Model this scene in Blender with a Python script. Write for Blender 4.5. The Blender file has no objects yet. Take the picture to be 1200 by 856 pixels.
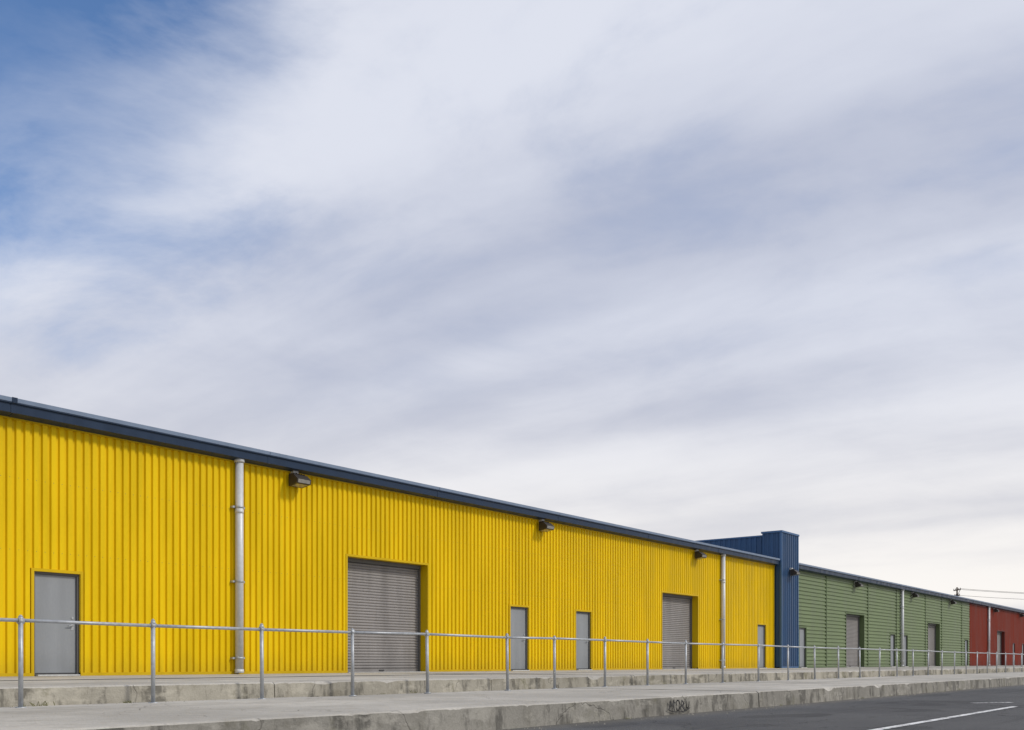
import bpy, math, random
from mathutils import Vector, noise
random.seed(7)
scene=bpy.context.scene
CAMZ=0.746; D=19.5
ZU=0.483; ZL=0.269      # upper dock / lower walkway levels
rad=math.radians

# ------------------------------------------------------------------ materials
class NT:
    def __init__(s,nt): s.nt=nt; s.n=nt.nodes; s.l=nt.links
    def add(s,t,**k):
        nd=s.n.new(t)
        for a,b in k.items():
            if a.startswith('i_'):
                key=a[2:]; key=int(key) if key.isdigit() else key.replace('_',' ')
                nd.inputs[key].default_value=b
            else: setattr(nd,a,b)
        return nd
    def link(s,a,b): s.l.new(a,b)
    def math(s,op,a,b=None,clamp=False):
        m=s.n.new('ShaderNodeMath'); m.operation=op; m.use_clamp=clamp
        for i,v in enumerate((a,b)):
            if v is None: continue
            if isinstance(v,(int,float)): m.inputs[i].default_value=v
            else: s.l.new(v,m.inputs[i])
        return m.outputs[0]
    def mapr(s,v,a,b,c=0,d=1,smooth=True):
        m=s.n.new('ShaderNodeMapRange'); m.interpolation_type='SMOOTHSTEP' if smooth else 'LINEAR'
        s.l.new(v,m.inputs[0])
        for i,x in zip((1,2,3,4),(a,b,c,d)): m.inputs[i].default_value=x
        return m.outputs[0]
    def mix(s,f,a,b,mode='MIX'):
        m=s.n.new('ShaderNodeMix'); m.data_type='RGBA'; m.blend_type=mode
        for i,v in ((0,f),(6,a),(7,b)):
            if isinstance(v,(int,float)): m.inputs[i].default_value=v
            elif isinstance(v,tuple): m.inputs[i].default_value=(*v,1) if len(v)==3 else v
            else: s.l.new(v,m.inputs[i])
        return m.outputs[2]
    def noise(s,vec,scale,detail=4,rough=.55,sc=None,dist=0):
        if sc:
            mp=s.n.new('ShaderNodeMapping'); mp.inputs['Scale'].default_value=sc; s.l.new(vec,mp.inputs[0]); vec=mp.outputs[0]
        n=s.n.new('ShaderNodeTexNoise'); n.inputs['Scale'].default_value=scale; n.inputs['Detail'].default_value=detail
        n.inputs['Roughness'].default_value=rough; n.inputs['Distortion'].default_value=dist
        s.l.new(vec,n.inputs['Vector']); return n.outputs[0]

def newmat(name,rough=.6,metal=0,spec=.5):
    m=bpy.data.materials.new(name); m.use_nodes=True
    g=NT(m.node_tree); b=m.node_tree.nodes['Principled BSDF']
    b.inputs['Roughness'].default_value=rough; b.inputs['Metallic'].default_value=metal
    b.inputs['Specular IOR Level'].default_value=spec
    tc=g.add('ShaderNodeTexCoord')
    return m,g,b,tc.outputs['Object']

def bump(g,b,h,strength,dist):
    bp=g.add('ShaderNodeBump'); bp.inputs['Strength'].default_value=strength; bp.inputs['Distance'].default_value=dist
    g.link(h,bp.inputs['Height']); g.link(bp.outputs[0],b.inputs['Normal'])

def painted(name,col,rough=.45,var=.12,dirt=.35,metal=0,spec=.3,panel=None):
    m,g,b,P=newmat(name,rough,metal,spec)
    n1=g.noise(P,1.0,3,sc=(2.5,2.5,.35)); n3=g.noise(P,40,2,sc=(1,1,.3))
    f=g.math('ADD',g.math('MULTIPLY',n1,.8),g.math('MULTIPLY',n3,.2))
    f=g.mapr(f,.3,.7)
    dark=tuple(c*(1-var) for c in col); lite=tuple(min(1,c*(1+var*.5)) for c in col)
    c=g.mix(f,dark,lite)
    sx=g.add('ShaderNodeSeparateXYZ'); g.link(P,sx.inputs[0])
    if panel:
        fl=g.math('FLOOR',g.math('DIVIDE',sx.outputs[0],panel))
        wn=g.add('ShaderNodeTexWhiteNoise',noise_dimensions='1D'); g.link(fl,wn.inputs['W'])
        c=g.mix(g.mapr(wn.outputs[0],0,1,0,.08,False),c,tuple(x*.55 for x in col))
    nz=g.noise(P,3,4,sc=(1,1,.5))
    gr=g.math('MULTIPLY',g.mapr(g.math('ADD',sx.outputs[2],g.math('MULTIPLY',nz,-.7)),.0,.75,1,0),dirt,True)
    c=g.mix(gr,c,tuple(x*.35+.02 for x in col))
    st=g.math('MULTIPLY',g.mapr(g.noise(P,1,3,.6,sc=(5,5,.25)),.58,.8),dirt*.5,True)
    c=g.mix(st,c,tuple(x*.5+.01 for x in col))
    g.link(c,b.inputs['Base Color'])
    g.link(g.mapr(n1,.3,.7,rough-.08,rough+.12),b.inputs['Roughness'])
    bump(g,b,n1,.2,.02)
    return m

def concrete(name,base,stain,moss=.0,face=False):
    m,g,b,P=newmat(name,.9,0,.25)
    n1=g.noise(P,.45,5,.6); n2=g.noise(P,2.6,6,.65,dist=.6); n3=g.noise(P,45,3,.7); n4=g.noise(P,11,4,.7)
    c=g.mix(g.mapr(n1,.32,.68),tuple(x*.8 for x in base),tuple(x*1.12 for x in base))
    c=g.mix(g.math('MULTIPLY',g.mapr(n2,.48,.70),.6),c,stain)
    c=g.mix(g.math('MULTIPLY',g.mapr(n4,.55,.72),.35),c,tuple(x*.55 for x in base))
    c=g.mix(g.mapr(n3,.35,.7,0,.25),c,tuple(x*.5 for x in base))
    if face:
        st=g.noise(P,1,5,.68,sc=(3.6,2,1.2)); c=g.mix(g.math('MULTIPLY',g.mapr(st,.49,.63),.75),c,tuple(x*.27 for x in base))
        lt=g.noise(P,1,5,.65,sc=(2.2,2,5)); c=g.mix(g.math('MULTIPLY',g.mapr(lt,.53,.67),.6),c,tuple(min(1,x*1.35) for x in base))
    else:
        lw=g.noise(P,1,4,.6,sc=(.12,1.4,1)); c=g.mix(g.math('MULTIPLY',g.mapr(lw,.5,.68),.35),c,tuple(x*.5 for x in base))
    if moss>0:
        mo=g.noise(P,1.7,5,.7); c=g.mix(g.math('MULTIPLY',g.mapr(mo,.55,.68),moss),c,(.10,.095,.03))
    dn=g.add('ShaderNodeTexNoise',i_Scale=1.5,i_Detail=4); g.link(P,dn.inputs['Vector'])
    vm=g.add('ShaderNodeVectorMath',operation='MULTIPLY_ADD'); g.link(dn.outputs[1],vm.inputs[0]); vm.inputs[1].default_value=(.9,.9,.9); g.link(P,vm.inputs[2])
    vo=g.add('ShaderNodeTexVoronoi',feature='DISTANCE_TO_EDGE',i_Scale=.3); g.link(vm.outputs[0],vo.inputs['Vector'])
    cr=g.mapr(vo.outputs['Distance'],.0,.004,1,0)
    c=g.mix(g.math('MULTIPLY',cr,.45),c,(.07,.065,.055))
    g.link(c,b.inputs['Base Color'])
    h=g.math('ADD',g.math('MULTIPLY',n3,.25),g.math('ADD',n4,g.math('MULTIPLY',cr,-.5)))
    bump(g,b,h,.6,.02)
    return m

def asphalt():
    m,g,b,P=newmat('asphalt',.88,0,.3)
    n1=g.noise(P,.25,5,.6); n3=g.noise(P,90,2,.8); n4=g.noise(P,25,3,.7)
    c=g.mix(g.mapr(n1,.3,.7),(.060,.061,.064),(.098,.098,.098))
    c=g.mix(g.mapr(n3,.52,.75),c,(.21,.205,.20))
    c=g.mix(g.mapr(n4,.5,.75,0,.5),c,(.03,.03,.033))
    tr=g.noise(P,1,4,.6,sc=(.06,1.6,1)); c=g.mix(g.math('MULTIPLY',g.mapr(tr,.5,.65),.4),c,(.035,.035,.037))
    pa=g.noise(P,1,2,.5,sc=(.35,.5,1),dist=0); c=g.mix(g.math('MULTIPLY',g.mapr(pa,.60,.615),.45),c,(.035,.035,.036))
    dn=g.add('ShaderNodeTexNoise',i_Scale=.8,i_Detail=5); g.link(P,dn.inputs['Vector'])
    vm=g.add('ShaderNodeVectorMath',operation='MULTIPLY_ADD'); g.link(dn.outputs[1],vm.inputs[0]); vm.inputs[1].default_value=(2,2,2); g.link(P,vm.inputs[2])
    vo=g.add('ShaderNodeTexVoronoi',feature='DISTANCE_TO_EDGE',i_Scale=.25); g.link(vm.outputs[0],vo.inputs['Vector'])
    cr=g.mapr(vo.outputs['Distance'],.0,.005,1,0); c=g.mix(g.math('MULTIPLY',cr,.7),c,(.015,.015,.015))
    sx=g.add('ShaderNodeSeparateXYZ'); g.link(P,sx.inputs[0])
    du=g.mapr(g.math('ADD',sx.outputs[1],g.math('MULTIPLY',n4,.5)),6.4,7.1,0,.6)
    c=g.mix(du,c,(.16,.15,.13))
    g.link(c,b.inputs['Base Color'])
    bump(g,b,g.math('ADD',n3,g.math('MULTIPLY',cr,-1.5)),.7,.01)
    return m

def roadpaint():
    m,g,b,P=newmat('worn_white_paint',.7)
    n=g.noise(P,14,6,.75); n2=g.noise(P,2,3)
    f=g.mapr(g.math('ADD',n,g.math('MULTIPLY',n2,.5)),.70,.88)
    g.link(g.mix(f,(.76,.76,.74),(.12,.12,.12)),b.inputs['Base Color']); return m

def metalmat(name,col,rough,metal=.8,var=.2):
    m,g,b,P=newmat(name,rough,metal)
    n=g.noise(P,14,4,.65); n2=g.noise(P,1.5,3,sc=(1,1,.4))
    c=g.mix(g.mapr(n,.35,.65),tuple(x*(1-var) for x in col),col)
    c=g.mix(g.mapr(n2,.52,.72,0,.4),c,tuple(x*.6 for x in col))
    g.link(c,b.inputs['Base Color']); return m

M_yel=painted('yellow_sheet_metal',(.79,.535,.003),.45,.12,.35,panel=.70,spec=.12)
M_yelT=painted('yellow_trim',(.62,.41,.004),.45,.12,.2,spec=.15)
M_grn=painted('green_sheet_metal',(.175,.225,.115),.5,.15,.35)
M_grnT=painted('green_trim',(.10,.14,.06),.5,.1,.2)
M_red=painted('red_sheet_metal',(.235,.032,.014),.5,.18,.35,panel=.9,spec=.12)
M_redT=painted('red_trim',(.12,.016,.01),.5,.1,.2)
M_blue=painted('blue_sheet_metal',(.026,.075,.17),.45,.18,.25,panel=.8)
M_blueT=painted('blue_trim',(.05,.12,.25),.4,.1,.1)
M_navy=painted('navy_fascia',(.014,.032,.068),.38,.12,.0)
M_fcap=painted('gutter_cap',(.20,.26,.36),.35,.1,.0)
M_roof=painted('roof_sheet',(.35,.38,.42),.4,.1,.0,metal=.3)
M_door=painted('grey_door_paint',(.275,.29,.305),.5,.12,.35)
M_frame=painted('door_frame_paint',(.12,.12,.12),.5,.1,.3)
M_shut=painted('shutter_steel',(.265,.25,.24),.5,.16,.4,metal=.1)
M_galv=metalmat('galvanised_steel',(.46,.48,.50),.5,.45)
M_pipe=metalmat('zinc_downpipe',(.62,.63,.63),.45,.1,.1)
M_lamp=metalmat('bronze_lamp_housing',(.045,.038,.032),.45,.3)
M_glass=metalmat('lamp_lens',(.30,.29,.26),.15,.0)
M_white=metalmat('pale_conduit_box',(.6,.6,.58),.5,.0)
M_dark=metalmat('dark_void',(.02,.02,.02),.9,.0)
M_seal=metalmat('rubber_and_hardware',(.05,.05,.05),.6,.2)
M_conc=concrete('walkway_concrete',(.48,.455,.405),(.32,.295,.25),.10)
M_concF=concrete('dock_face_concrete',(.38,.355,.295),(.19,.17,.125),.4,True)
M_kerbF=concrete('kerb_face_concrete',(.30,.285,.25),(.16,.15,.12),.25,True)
M_asph=asphalt(); M_paint=roadpaint()
M_wood=metalmat('weathered_wood_pole',(.10,.075,.055),.9,0)
M_weed=metalmat('dry_weed',(.13,.13,.045),.8,0)
M_ink=metalmat('graffiti_ink',(.02,.02,.024),.6,0)

# ------------------------------------------------------------------ mesh helper
class MB:
    def __init__(s): s.v=[];s.f=[];s.m=[];s.mats=[];s.sm=[]
    def mi(s,mat):
        if mat not in s.mats: s.mats.append(mat)
        return s.mats.index(mat)
    def face(s,pts,mat,smooth=False):
        i=len(s.v); s.v+= [tuple(p) for p in pts]; s.f.append(tuple(range(i,i+len(pts)))); s.m.append(s.mi(mat)); s.sm.append(smooth)
    def box(s,x0,x1,y0,y1,z0,z1,mat):
        i=len(s.v); s.v+=[(x0,y0,z0),(x1,y0,z0),(x1,y1,z0),(x0,y1,z0),(x0,y0,z1),(x1,y0,z1),(x1,y1,z1),(x0,y1,z1)]
        for q in ((0,3,2,1),(4,5,6,7),(0,1,5,4),(1,2,6,5),(2,3,7,6),(3,0,4,7)):
            s.f.append(tuple(i+k for k in q)); s.m.append(s.mi(mat)); s.sm.append(False)
    def cyl(s,p0,p1,r,mat,n=12,r1=None,caps=True):
        p0=Vector(p0);p1=Vector(p1);d=(p1-p0).normalized(); a=d.orthogonal().normalized(); b=d.cross(a); r1=r if r1 is None else r1
        i=len(s.v); k=s.mi(mat)
        for p,rr in((p0,r),(p1,r1)):
            for j in range(n):
                t=2*math.pi*j/n; s.v.append(tuple(p+a*rr*math.cos(t)+b*rr*math.sin(t)))
        for j in range(n):
            s.f.append((i+j,i+(j+1)%n,i+n+(j+1)%n,i+n+j)); s.m.append(k); s.sm.append(True)
        if caps:
            s.f.append(tuple(i+j for j in reversed(range(n)))); s.m.append(k); s.sm.append(False)
            s.f.append(tuple(i+n+j for j in range(n))); s.m.append(k); s.sm.append(False)
    def prism(s,prof,x0,x1,mat):
        n=len(prof)
        for j in range(n):
            a=prof[j];b=prof[(j+1)%n]
            s.face([(x0,*a),(x1,*a),(x1,*b),(x0,*b)],mat)
        s.face([(x0,*p) for p in prof],mat); s.face([(x1,*p) for p in reversed(prof)],mat)
    def obj(s,name,parent=None,bevel=0):
        me=bpy.data.meshes.new(name); me.from_pydata(s.v,[],s.f)
        for m in s.mats: me.materials.append(m)
        me.polygons.foreach_set('material_index',s.m); me.polygons.foreach_set('use_smooth',s.sm); me.update()
        o=bpy.data.objects.new(name,me); scene.collection.objects.link(o)
        if parent: o.parent=parent
        if bevel:
            b=o.modifiers.new('bevel','BEVEL'); b.width=bevel; b.segments=2; b.limit_method='ANGLE'
        return o
def empty(name):
    o=bpy.data.objects.new(name,None); scene.collection.objects.link(o); return o

# ------------------------------------------------------------------ walls
PV=.175
def ribs_v(B,x0,x1,z0,z1,y,mat,pitch=PV,dep=.042):
    prof=[(0,0),(.26,0),(.37,-1),(.89,-1),(1,0)]
    k=math.floor(x0/pitch)
    while k*pitch<x1:
        for (a,ya),(b,yb) in zip(prof,prof[1:]):
            xa=(k+a)*pitch; xb=(k+b)*pitch
            if xb<=x0 or xa>=x1: continue
            ca=max(xa,x0); cb=min(xb,x1)
            f=lambda x:(ya+(yb-ya)*(x-xa)/(xb-xa))*dep+y
            B.face([(ca,f(ca),z0),(cb,f(cb),z0),(cb,f(cb),z1),(ca,f(ca),z1)],mat)
        k+=1
def ribs_h(B,x0,x1,z0,z1,y,mat,pitch=.2,dep=.045):
    prof=[(0,0),(.30,0),(.45,-1),(.85,-1),(1,0)]
    k=math.floor(z0/pitch)
    while k*pitch<z1:
        for (a,ya),(b,yb) in zip(prof,prof[1:]):
            za=(k+a)*pitch; zb=(k+b)*pitch
            if zb<=z0 or za>=z1: continue
            ca=max(za,z0); cb=min(zb,z1)
            f=lambda z:(ya+(yb-ya)*(z-za)/(zb-za))*dep+y
            B.face([(x0,f(ca),ca),(x1,f(ca),ca),(x1,f(cb),cb),(x0,f(cb),cb)],mat)
        k+=1

DOORH=2.56; RH=3.565
WT=5.56
def facade(parent,x0,x1,ops,mat,trim,style):
    B=MB(); fn=ribs_v if style=='v' else ribs_h
    zb=ZU+.05
    cur=x0
    for (a,b,h,kind) in sorted(ops):
        fn(B,cur,a,zb,WT,D,mat); fn(B,a,b,h,WT,D,mat); cur=b
    fn(B,cur,x1,zb,WT,D,mat)
    if style=='v':
        for zz in (1.55,2.95,4.35):
            k=math.ceil(x0/PV)
            while (k+1)*PV<x1:
                xc=k*PV+.62*PV
                if not any(a-.05<xc<b+.05 and zz<h+.03 for a,b,h,_ in ops) and xc<46:
                    y=D-.042-.004; r=.008
                    B.face([(xc-r,y,zz),(xc,y,zz-r),(xc+r,y,zz),(xc,y,zz+r)],M_frame)
                k+=1
    B.obj('wall_sheeting',parent)
    T=MB()
    cur=x0
    for (a,b,h,kind) in sorted(ops)+[(x1,x1,0,'')]:
        if a>cur: T.box(cur,a,D-.058,D+.02,ZU-.01,ZU+.06,trim)
        cur=b
    for (a,b,h,kind) in ops:
        w=.06; yo=D-.054
        dep=.32 if kind=='r' else .10
        T.box(a-w,a,yo,D+dep,ZU,h+w,trim); T.box(b,b+w,yo,D+dep,ZU,h+w,trim)
        T.box(a,b,yo,D+dep,h,h+w,trim)
    if style=='h':
        for xj in JG:
            if x0<xj<x1: T.box(xj-.05,xj+.05,D-.062,D+.01,ZU+.06,WT,trim)
    T.box(x0,x1,D-.06,D+.01,WT-.09,WT,trim)
    T.obj('flashing_trim',parent)
    for (a,b,h,kind) in ops:
        if kind=='r': shutter(parent,a,b,h)
        else: door(parent,a,b,h)
def shutter(parent,a,b,h):
    B=MB(); y=D+.30; n=int((h-ZU-.12)/.078); z=ZU+.10
    for i in range(n+1):
        z0=z+i*.078; z1=min(z0+.078,h)
        if z0>=h: break
        q=(z1-z0)
        pr=[(y,z0),(y-.004,z0+.06*q),(y-.022,z0+.3*q),(y-.024,z0+.6*q),(y-.010,z0+.86*q),(y,z1)]
        for p0,p1 in zip(pr,pr[1:]):
            B.face([(a,*p0),(b,*p0),(b,*p1),(a,*p1)],M_shut)
    B.box(a+.06,b-.06,y-.035,y+.01,ZU+.012,ZU+.10,M_shut)
    B.box(a,a+.06,y-.07,y-.001,ZU,h,M_frame); B.box(b-.06,b,y-.07,y-.001,ZU,h,M_frame)
    B.box(a+.06,b-.06,y-.12,y-.03,h-.10,h-.002,M_frame)
    B.box((a+b)/2-.09,(a+b)/2+.09,y-.06,y-.035,ZU+.04,ZU+.07,M_seal)
    B.box(a-.02,b+.02,D-.12,D+.4,ZU,ZU+.012,M_white)
    B.obj('roller_shutter',parent)
def door(parent,a,b,h):
    B=MB(); y=D+.05
    B.box(a,a+.045,y-.045,y+.04,ZU,h,M_frame);B.box(b-.045,b,y-.045,y+.04,ZU,h,M_frame);B.box(a+.045,b-.045,y-.045,y+.04,h-.045,h,M_frame)
    B.box(a+.05,b-.05,y,y+.045,ZU+.03,h-.05,M_door)
    B.box(a+.045,b-.045,D-.12,y+.05,ZU,ZU+.028,M_white)
    for zz in (ZU+.25,ZU+1.05,ZU+1.85): B.cyl((a+.05,y-.008,zz),(a+.05,y-.008,zz+.1),.009,M_galv,8)
    zc=ZU+1.02
    B.box(b-.155,b-.095,y-.006,y,zc-.09,zc+.09,M_galv)
    B.cyl((b-.125,y,zc),(b-.125,y-.055,zc),.012,M_galv,8); B.cyl((b-.125,y-.05,zc),(b-.24,y-.055,zc),.011,M_galv,8)
    B.cyl((b-.125,y,zc+.16),(b-.125,y-.015,zc+.16),.024,M_galv,10)
    B.box(a+.05,b-.05,y-.006,y,ZU+.035,ZU+.06,M_seal)
    B.obj('steel_door',parent)
def downpipe(parent,x,name='downpipe'):
    B=MB(); y=D-.15
    B.cyl((x,y,ZU+.10),(x,y,WT-.1),.095,M_pipe,18)
    B.cyl((x,y,WT-.1),(x,y,WT-.02),.12,M_pipe,18)
    B.cyl((x,y,WT-1.3),(x,y,WT-1.22),.101,M_pipe,18)
    B.cyl((x,y,ZU+.02),(x,y,ZU+.11),.105,M_pipe,18)
    for zz in (ZU+.35,ZU+2.15,ZU+3.9):
        B.cyl((x,y,zz),(x,y,zz+.045),.103,M_galv,18)
        B.box(x-.17,x-.09,y+.02,D-.03,zz,zz+.045,M_galv); B.box(x+.09,x+.17,y+.02,D-.03,zz,zz+.045,M_galv)
    B.obj(name,parent)
def wall_lamp(x,z,y):
    e=empty('wall_lamp')
    B=MB()
    B.box(x-.08,x+.08,y-.12,y,z+.13,z+.22,M_white)
    B.cyl((x,y-.07,z+.18),(x,y-.22,z+.10),.022,M_lamp,10)
    B.obj('junction_box',e)
    H=MB()
    pr=[(y-.10,z+.12),(y-.28,z+.10),(y-.43,z-.02),(y-.41,z-.13),(y-.10,z-.18)]
    H.prism(pr,x-.22,x+.22,M_lamp)
    H.obj('housing',e,.012)
    G=MB()
    G.face([(x-.19,y-.419,z-.118),(x+.19,y-.419,z-.118),(x+.19,y-.435,z-.03),(x-.19,y-.435,z-.03)],M_glass)
    G.face([(x-.17,y-.14,z-.178),(x+.17,y-.14,z-.178),(x+.17,y-.37,z-.141),(x-.17,y-.37,z-.141)],M_glass)
    for i in range(5):
        G.box(x-.16+i*.08-.005,x-.16+i*.08+.005,y-.26,y-.11,z+.09,z+.135,M_lamp)
    G.obj('lens',e)
    return e
def body(parent,x0,x1,mat):
    B=MB(); yb=D+44; ye=D-.02; ym=D+22; zr=7.0
    B.face([(x0,yb,0),(x1,yb,0),(x1,yb,WT),(x0,yb,WT)],mat)
    for x in (x0,x1):
        B.face([(x,D+.33,0),(x,yb,0),(x,yb,WT),(x,ym,zr),(x,D+.33,WT)],mat)
    for (ya,za,yc,zc) in ((ye-.2,5.74,ym,zr+.1),(ym,zr+.1,yb+.3,5.74)):
        B.face([(x0,ya,za),(x1,ya,za),(x1,yc,zc),(x0,yc,zc)],M_roof)
    B.obj('roof_and_rear_walls',parent)
    F=MB()
    yf=D-.30
    L=6.1
    xs=[x0]+[9.33+i*L for i in range(-20,200) if x0<9.33+i*L<x1]+[x1]
    for a,b in zip(xs,xs[1:]):
        a+=.006;b-=.006
        F.prism([(yf,5.54),(yf-.01,5.70),(yf-.045,5.715),(yf-.045,5.735),(D+.02,5.735),(D+.02,5.50),(D-.04,5.50)],a,b,M_navy)
        F.prism([(yf-.05,5.738),(yf-.06,5.815),(D-.05,5.83),(D+.02,5.738)],a,b,M_fcap)
    for q in xs[1:-1]:
        F.prism([(yf-.006,5.535),(yf-.016,5.70),(yf-.05,5.72),(yf-.05,5.736),(yf+.02,5.736),(yf+.02,5.535)],q-.03,q+.03,M_navy)
    q=9.33
    if x0<q<x1: F.prism([(yf-.008,5.533),(yf-.018,5.70),(yf-.06,5.72),(yf-.068,5.822),(yf+.02,5.825),(yf+.02,5.533)],q-.05,q+.05,M_navy)
    F.obj('eaves_fascia_gutter',parent)

JG=[53.6,60.6,66.3,73.0,77.3,83.2]
yel=empty('yellow_warehouse')
yops=[(-18.5,-15.4,RH,'r'),(-9.6,-8.64,DOORH,'d'),(-3.6,-.5,RH,'r'),(4.2,5.16,DOORH,'d'),
 (9.86,10.82,DOORH,'d'),(18.23,21.36,RH,'r'),(25.29,26.27,DOORH,'d'),(29.06,30.04,DOORH,'d'),(35.24,38.35,RH,'r'),(44.48,45.45,DOORH,'d')]
facade(yel,-28,46.5,yops,M_yel,M_yelT,'v'); body(yel,-28,46.45,M_yel)
for x in (-11.2,14.69,40.56): downpipe(yel,x)
gr=empty('green_warehouse')
gops=[(49.69,50.63,DOORH,'d'),(56.75,59.87,RH,'r'),(65.0,65.96,DOORH,'d'),(67.75,68.7,DOORH,'d'),(73.6,76.7,RH,'r'),(84.2,85.15,DOORH,'d')]
facade(gr,48.6,85.7,gops,M_grn,M_grnT,'h'); body(gr,48.6,85.7,M_grn)
for x in (67.18,): downpipe(gr,x)
rd=empty('red_warehouse')
rops=[(95.6,98.7,RH,'r'),(102.2,103.15,DOORH,'d'),(106.5,107.45,DOORH,'d'),(112.,115.1,RH,'r')]
facade(rd,85.75,140,rops,M_red,M_redT,'v'); body(rd,85.75,140,M_red)
for x in (91.97,118.): downpipe(rd,x)
for x in (-7,5.6,16.39,26.92,38.11,58.2,69.7,79.6,94.2,105.3): wall_lamp(x,5.30,D-.04)

# blue fire wall with front pier
bl=empty('blue_fire_wall')
B=MB(); PF=19.15; XA,XB=46.52,48.68; ZT=7.12
ribs_v(B,XA+.05,XB-.05,ZU+.05,ZT,PF,M_blue,pitch=.24,dep=.04)
for (xx,sg) in ((XA,1),(XB,-1)):
    y=PF+.04
    while y<20.1:
        for (a,b,oa,ob) in ((0,.34,0,0),(.34,.46,0,1),(.46,.86,1,1),(.86,1,1,0)):
            ya=y+a*.24; yb=min(y+b*.24,20.1)
            if ya>=20.1: continue
            B.face([(xx+sg*(.03-oa*.03),ya,ZU+.05),(xx+sg*(.03-ob*.03),yb,ZU+.05),(xx+sg*(.03-ob*.03),yb,ZT),(xx+sg*(.03-oa*.03),ya,ZT)],M_blue)
        y+=.24
B.face([(XA,20.1,ZU),(XB,20.1,ZU),(XB,20.1,ZT),(XA,20.1,ZT)],M_blue)
B.obj('pier_sheeting',bl)
B=MB()
for xx in (XA-.012,XB-.065): B.box(xx,xx+.077,PF-.055,PF+.05,ZU,ZT,M_blueT)
B.box(XA+.065,XB-.065,PF-.05,PF+.02,ZU,ZU+.08,M_blueT)
B.box(XA-.04,XB+.04,PF-.08,20.15,ZT,ZT+.09,M_blueT)
B.obj('pier_trim',bl)
B=MB(); y=20.1
while y<D+44:
    for (a,b,oa,ob) in ((0,.34,0,0),(.34,.46,0,1),(.46,.86,1,1),(.86,1,1,0)):
        for xx,sg in ((46.75,1),(48.5,-1)):
            B.face([(xx-sg*oa*.035,y+a*.28,5.3),(xx-sg*ob*.035,y+b*.28,5.3),(xx-sg*ob*.035,y+b*.28,7.0),(xx-sg*oa*.035,y+a*.28,7.0)],M_blue)
    y+=.28
B.box(46.68,48.57,20.16,D+44,7.0,7.07,M_blueT)
B.obj('parapet',bl)
wall_lamp(47.6,5.33-.1,PF-.04)

# ------------------------------------------------------------------ dock and walkway
def nz(x,y,z,s): return noise.noise(Vector((x*s,y*s,z*s)))
def slabs(name,yfront,yback,z0,ztop,L,x0,x1,facemat,topmat,off,batter=.012):
    B=MB(); x=x0+off
    edges=[x0]
    while x<x1: edges.append(x); x+=L*random.uniform(.96,1.04)
    edges.append(x1)
    for a,b in zip(edges,edges[1:]):
        a+=.007; b-=.007
        dz=random.uniform(-.005,.005); dy=random.uniform(-.007,.007)
        st=.05 if a<30 else .35
        n=max(2,int((b-a)/st)); rows=[]
        for i in range(n+1):
            xx=a+(b-a)*i/n
            c=max(0,nz(xx,yfront,3,1.7)-.30)*.16+max(0,nz(xx,yfront,9,11)-.30)*.05
            endc=.02*max(0,1-min(xx-a,b-xx)/.06)
            c=min(c+endc,.07)
            j=nz(xx,1,5,14)*.003; j2=nz(xx,4,5,9)*.004
            yf=yfront+dy; zt=ztop+dz
            rows.append([(xx,yf-batter,z0),(xx,yf-batter*.6+j2,z0+(zt-z0)*.45),(xx,yf-batter*.1+j,zt-.014-c*.8),(xx,yf+.008+c*.4+j,zt-.004-c*.4),(xx,yf+.02+c*.9,zt+j*.3),(xx,yf+.3,zt),(xx,yback,zt)])
        base=len(B.v); m=len(rows[0])
        for r in rows: B.v+=r
        for i in range(n):
            for k in range(m-1):
                B.f.append((base+i*m+k,base+(i+1)*m+k,base+(i+1)*m+k+1,base+i*m+k+1)); B.m.append(B.mi(facemat if k<2 else topmat)); B.sm.append(False)
        for r in (rows[0],rows[-1]):
            B.face(r+[(r[0][0],yback,z0)],facemat)
    return B.obj(name)
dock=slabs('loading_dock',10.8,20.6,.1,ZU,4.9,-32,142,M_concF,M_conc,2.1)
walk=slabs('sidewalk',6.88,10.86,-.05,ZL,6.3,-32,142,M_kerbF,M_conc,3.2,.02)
B=MB(); B.box(-31.9,141.9,7.1,20.5,-.04,.2,M_dark); B.obj('joint_fill',walk)
B=MB()
B.box(-31,141,14.6,14.615,ZU-.002,ZU+.0075,M_seal)
B.obj('deck_joint_sealant',dock)
def stroke(B,pts,w,mat,y):
    for p,q in zip(pts,pts[1:]):
        d=Vector((q[0]-p[0],q[1]-p[1])); 
        if d.length==0: continue
        nrm=Vector((-d.y,d.x)).normalized()*w; d=d.normalized()*w*.5
        B.face([(p[0]-d.x-nrm.x,y,p[1]-d.y-nrm.y),(q[0]+d.x-nrm.x,y,q[1]+d.y-nrm.y),(q[0]+d.x+nrm.x,y,q[1]+d.y+nrm.y),(p[0]-d.x+nrm.x,y,p[1]-d.y+nrm.y)],mat)
B=MB(); yg=6.846
def arc(cx,cz,rx,rz,a0,a1,n=14): return [(cx+rx*math.cos(rad(a0+(a1-a0)*i/n)),cz+rz*math.sin(rad(a0+(a1-a0)*i/n))) for i in range(n+1)]
stroke(B,[(12.60,.07),(12.63,.20),(12.69,.12),(12.74,.21),(12.76,.06)],.010,M_ink,yg)
stroke(B,arc(12.86,.13,.055,.075,20,340),.010,M_ink,yg-.001)
stroke(B,[(12.95,.06),(12.98,.20),(13.05,.15),(12.98,.12),(13.07,.05)],.010,M_ink,yg-.002)
stroke(B,arc(13.16,.19,.05,.11,180,350),.010,M_ink,yg-.003)
stroke(B,arc(12.9,.12,.36,.085,200,340),.006,M_ink,yg-.004)
B.obj('graffiti',walk)

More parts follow.
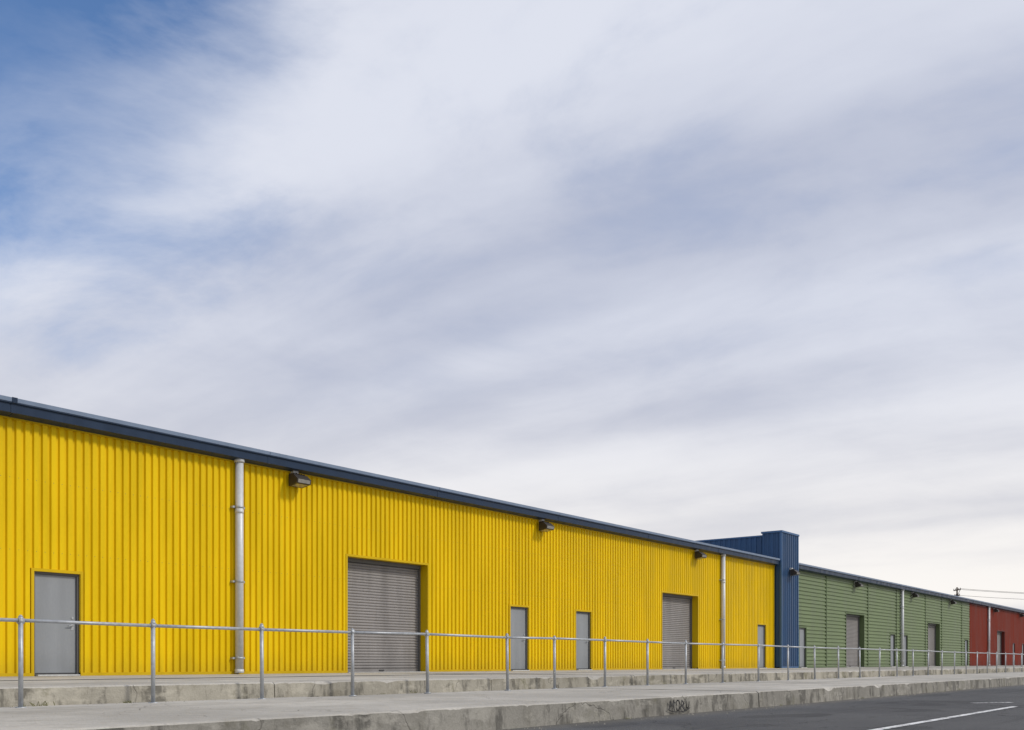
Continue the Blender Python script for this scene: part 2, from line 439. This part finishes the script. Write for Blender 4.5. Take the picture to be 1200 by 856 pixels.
# ------------------------------------------------------------------ ground / road
B=MB()
B.face([(-1500,-1500,0),(2500,-1500,0),(2500,2500,0),(-1500,2500,0)],M_asph)
B.obj('road')
B=MB()
B.face([(8.6,3.46,.004),(18.7,3.46,.004),(18.7,3.57,.004),(8.6,3.57,.004)],M_paint)
B.face([(19.75,4.38,.004),(20.5,3.88,.004),(20.62,3.98,.004),(19.85,4.50,.004)],M_paint)
for i in range(1,7):
    xx=18.7+i*12; B.face([(xx,3.46,.004),(xx+5,3.46,.004),(xx+5,3.57,.004),(xx,3.57,.004)],M_paint)
B.obj('road_marking')

# ------------------------------------------------------------------ fence
fe=empty('pipe_fence')
FY=10.5
px=[5.18,6.74,8.33,9.94,11.53,13.57,14.98,16.71,18.39,20.1,21.98,24.06,26.03,27.99]
x=5.18
left=[]
while x>-28: x-=1.6; left.append(x)
x=27.99; right=[]
while x<134: x+=1.96; right.append(x)
allp=sorted(left+px+right)
B=MB(); R=MB()
tops=[]
for i,x in enumerate(allp):
    lx=random.uniform(-.014,.014); ly=random.uniform(-.014,.014); zt=1.235+random.uniform(-.012,.012)
    n=12 if x<40 else 8
    B.cyl((x,FY,ZL-.02),(x+lx,FY+ly,zt-.04),.025,M_galv,n)
    B.cyl((x+lx,FY+ly,zt-.05),(x+lx,FY+ly,zt),.030,M_galv,n,.024)
    B.cyl((x+lx,FY+ly,zt),(x+lx,FY+ly,zt+.018),.024,M_galv,n,.008)
    B.cyl((x+lx-.03,FY+ly-.0,1.187),(x+lx+.03,FY+ly,1.187),.032,M_galv,n)
    if x<40:
        B.cyl((x,FY,ZL-.004),(x,FY,ZL+.012),.055,M_galv,14)
    tops.append((x+lx,FY+ly,1.187+random.uniform(-.008,.008)))
for p,q in zip(tops,tops[1:]): R.cyl(p,q,.019,M_galv,10)
B.obj('posts',fe); R.obj('top_rail',fe)

# ------------------------------------------------------------------ weeds
B=MB()
for c in range(70):
    cx=random.uniform(22,95) if c<50 else random.uniform(-5,30); row=random.random()
    cy,cz=(10.74,ZL) if row<.75 else (6.83,0.0)
    s=random.uniform(.02,.06)*(1.8 if cx>30 else 1)
    for b in range(random.randint(6,20)):
        bx=cx+random.gauss(0,s*.9); by=cy+random.gauss(0,.02); h=s*random.uniform(.4,1.2); lx=random.gauss(0,h*.5); ly=random.gauss(0,h*.3); w=.004
        B.face([(bx-w,by,cz),(bx+w,by,cz),(bx+lx*.5+w*.7,by+ly*.5,cz+h*.7),(bx+lx,by+ly,cz+h)],M_weed)
B.obj('weeds')
B=MB()
for c in range(900):
    cx=random.uniform(-2,45); row=random.random()
    cy,cz=(10.76-abs(random.gauss(0,.12)),ZL) if row<.5 else (6.82-abs(random.gauss(0,.18)),0)
    r=random.uniform(.004,.014)
    B.face([(cx-r,cy,cz),(cx,cy-r,cz),(cx+r*.4,cy,cz+r*1.3)],M_concF); B.face([(cx,cy-r,cz),(cx+r,cy,cz),(cx+r*.4,cy,cz+r*1.3)],M_concF); B.face([(cx+r,cy,cz),(cx-r,cy,cz),(cx+r*.4,cy,cz+r*1.3)],M_concF)
B.obj('gravel')

# ------------------------------------------------------------------ utility poles and wires
def upole(x,y,h):
    e=empty('utility_pole'); B=MB()
    B.cyl((x,y,0),(x,y,h),.20,M_wood,12,.13)
    dx,dy=.79,.61
    for zz,l in ((h-.5,1.3),(h-1.5,1.0)):
        B.cyl((x-dx*l,y-dy*l,zz),(x+dx*l,y+dy*l,zz),.09,M_wood,8)
        for k in (-1,-.45,.45,1):
            B.cyl((x+dx*l*k,y+dy*l*k,zz),(x+dx*l*k,y+dy*l*k,zz+.32),.07,M_seal,8,.05)
    B.cyl((x+.35,y-.3,h-3),(x+.35,y-.3,h-2),.26,M_galv,12)
    B.cyl((x-dx*1.3,y-dy*1.3,h-.5),(x,y,h-1.6),.04,M_wood,6)
    B.obj('pole_and_crossarms',e)
upole(189,45,14.2); upole(228,14,14.0)
cu=bpy.data.curves.new('power_line','CURVE'); cu.dimensions='3D'; cu.bevel_depth=.028
for off,zz in ((-1,-.2),(.45,-.2),(1,-1.2)):
    sp=cu.splines.new('POLY'); N=24; sp.points.add(N)
    for i in range(N+1):
        t=i/N; sp.points[i].co=(189+39*t+off*.9,45-31*t+off*.6,14.1+zz-1.1*4*t*(1-t)*.6,1)
cu.materials.append(M_seal)
po=bpy.data.objects.new('power_line',cu); scene.collection.objects.link(po)

# ------------------------------------------------------------------ sky
w=bpy.data.worlds.new("World"); scene.world=w; w.use_nodes=True
g=NT(w.node_tree); g.n.clear()
SUN_EL=rad(40)
sv=Vector((.5,-1,0)).normalized()
sunv=Vector((sv.x*math.cos(SUN_EL),sv.y*math.cos(SUN_EL),math.sin(SUN_EL)))
sky=g.add('ShaderNodeTexSky',sky_type='NISHITA'); sky.sun_disc=False; sky.sun_elevation=SUN_EL
sky.sun_rotation=math.atan2(sv.x,sv.y); sky.air_density=1.0; sky.dust_density=.2; sky.ozone_density=7.0
tc=g.add('ShaderNodeTexCoord'); Dv=tc.outputs['Generated']
sx=g.add('ShaderNodeSeparateXYZ'); g.link(Dv,sx.inputs[0])
zc=g.math('MAXIMUM',sx.outputs[2],0.0); zz=g.math('ADD',zc,.16)
cb=g.add('ShaderNodeCombineXYZ'); g.link(g.math('DIVIDE',sx.outputs[0],zz),cb.inputs[0]); g.link(g.math('DIVIDE',sx.outputs[1],zz),cb.inputs[1])
rot=g.add('ShaderNodeMapping'); rot.inputs['Rotation'].default_value=(0,0,rad(-4)); rot.inputs['Location'].default_value=(.35,0,0); g.link(cb.outputs[0],rot.inputs[0]); C=rot.outputs[0]
big=g.noise(C,1.25,2,.45,sc=(1,.16,1),dist=.15)
mid=g.noise(C,3.4,4,.5,sc=(1,.24,1),dist=.35)
puff=g.noise(C,2.6,7,.6,sc=(1,.75,1),dist=.3)
t=g.math('ADD',g.math('MULTIPLY',big,.66),g.math('ADD',g.math('MULTIPLY',mid,.17),g.math('MULTIPLY',puff,.17)))
light=g.mapr(t,.38,.60)
cloud=g.mix(light,(.46,.50,.63),(.73,.76,.855))
hz=g.mapr(sx.outputs[2],.0,.34,1,0)
hazec=g.mix(g.mapr(t,.36,.56),(.80,.785,.79),(1.0,.96,.91))
cloud=g.mix(hz,cloud,hazec)
dt=g.add('ShaderNodeVectorMath',operation='DOT_PRODUCT'); g.link(Dv,dt.inputs[0]); dt.inputs[1].default_value=(.329,.776,.538)
cv=g.math('ADD',dt.outputs['Value'],g.math('ADD',g.math('MULTIPLY',g.math('SUBTRACT',puff,.5),-.06),g.math('MULTIPLY',g.math('SUBTRACT',big,.5),-.04)))
cov=g.mapr(cv,.950,1.002,1,0)
thin=g.math('MULTIPLY',g.mapr(g.math('ADD',g.math('MULTIPLY',puff,.6),g.math('MULTIPLY',mid,.4)),.36,.54,.26,0),g.mapr(sx.outputs[2],.2,.5,0,1))
cov=g.math('SUBTRACT',cov,thin,True)
b1=g.add('ShaderNodeBackground'); g.link(sky.outputs[0],b1.inputs[0]); b1.inputs[1].default_value=.15
b2=g.add('ShaderNodeBackground'); g.link(cloud,b2.inputs[0]); b2.inputs[1].default_value=1.0
mx=g.add('ShaderNodeMixShader'); g.link(cov,mx.inputs[0]); g.link(b1.outputs[0],mx.inputs[1]); g.link(b2.outputs[0],mx.inputs[2])
out=g.add('ShaderNodeOutputWorld'); g.link(mx.outputs[0],out.inputs[0])
try:
    w.cycles.sampling_method='MANUAL'; w.cycles.sample_map_resolution=512
except Exception: pass

sd=bpy.data.lights.new('sun','SUN'); sd.energy=2.0; sd.angle=rad(8); sd.color=(1,.95,.87)
so=bpy.data.objects.new('sun',sd); scene.collection.objects.link(so)
so.rotation_euler=(-sunv).to_track_quat('-Z','Y').to_euler(); so.location=(0,-20,30)

# ------------------------------------------------------------------ camera
cd=bpy.data.cameras.new('camera'); cam=bpy.data.objects.new('camera',cd); scene.collection.objects.link(cam)
cd.sensor_width=36; cd.lens=35.0; cd.shift_y=.2908; cd.clip_end=6000; cd.clip_start=.05
cam.location=(0,0,CAMZ); cam.rotation_euler=(rad(90),0,rad(37.48-90))
scene.camera=cam
scene.view_settings.view_transform='Standard'; scene.view_settings.look='None'; scene.view_settings.exposure=0
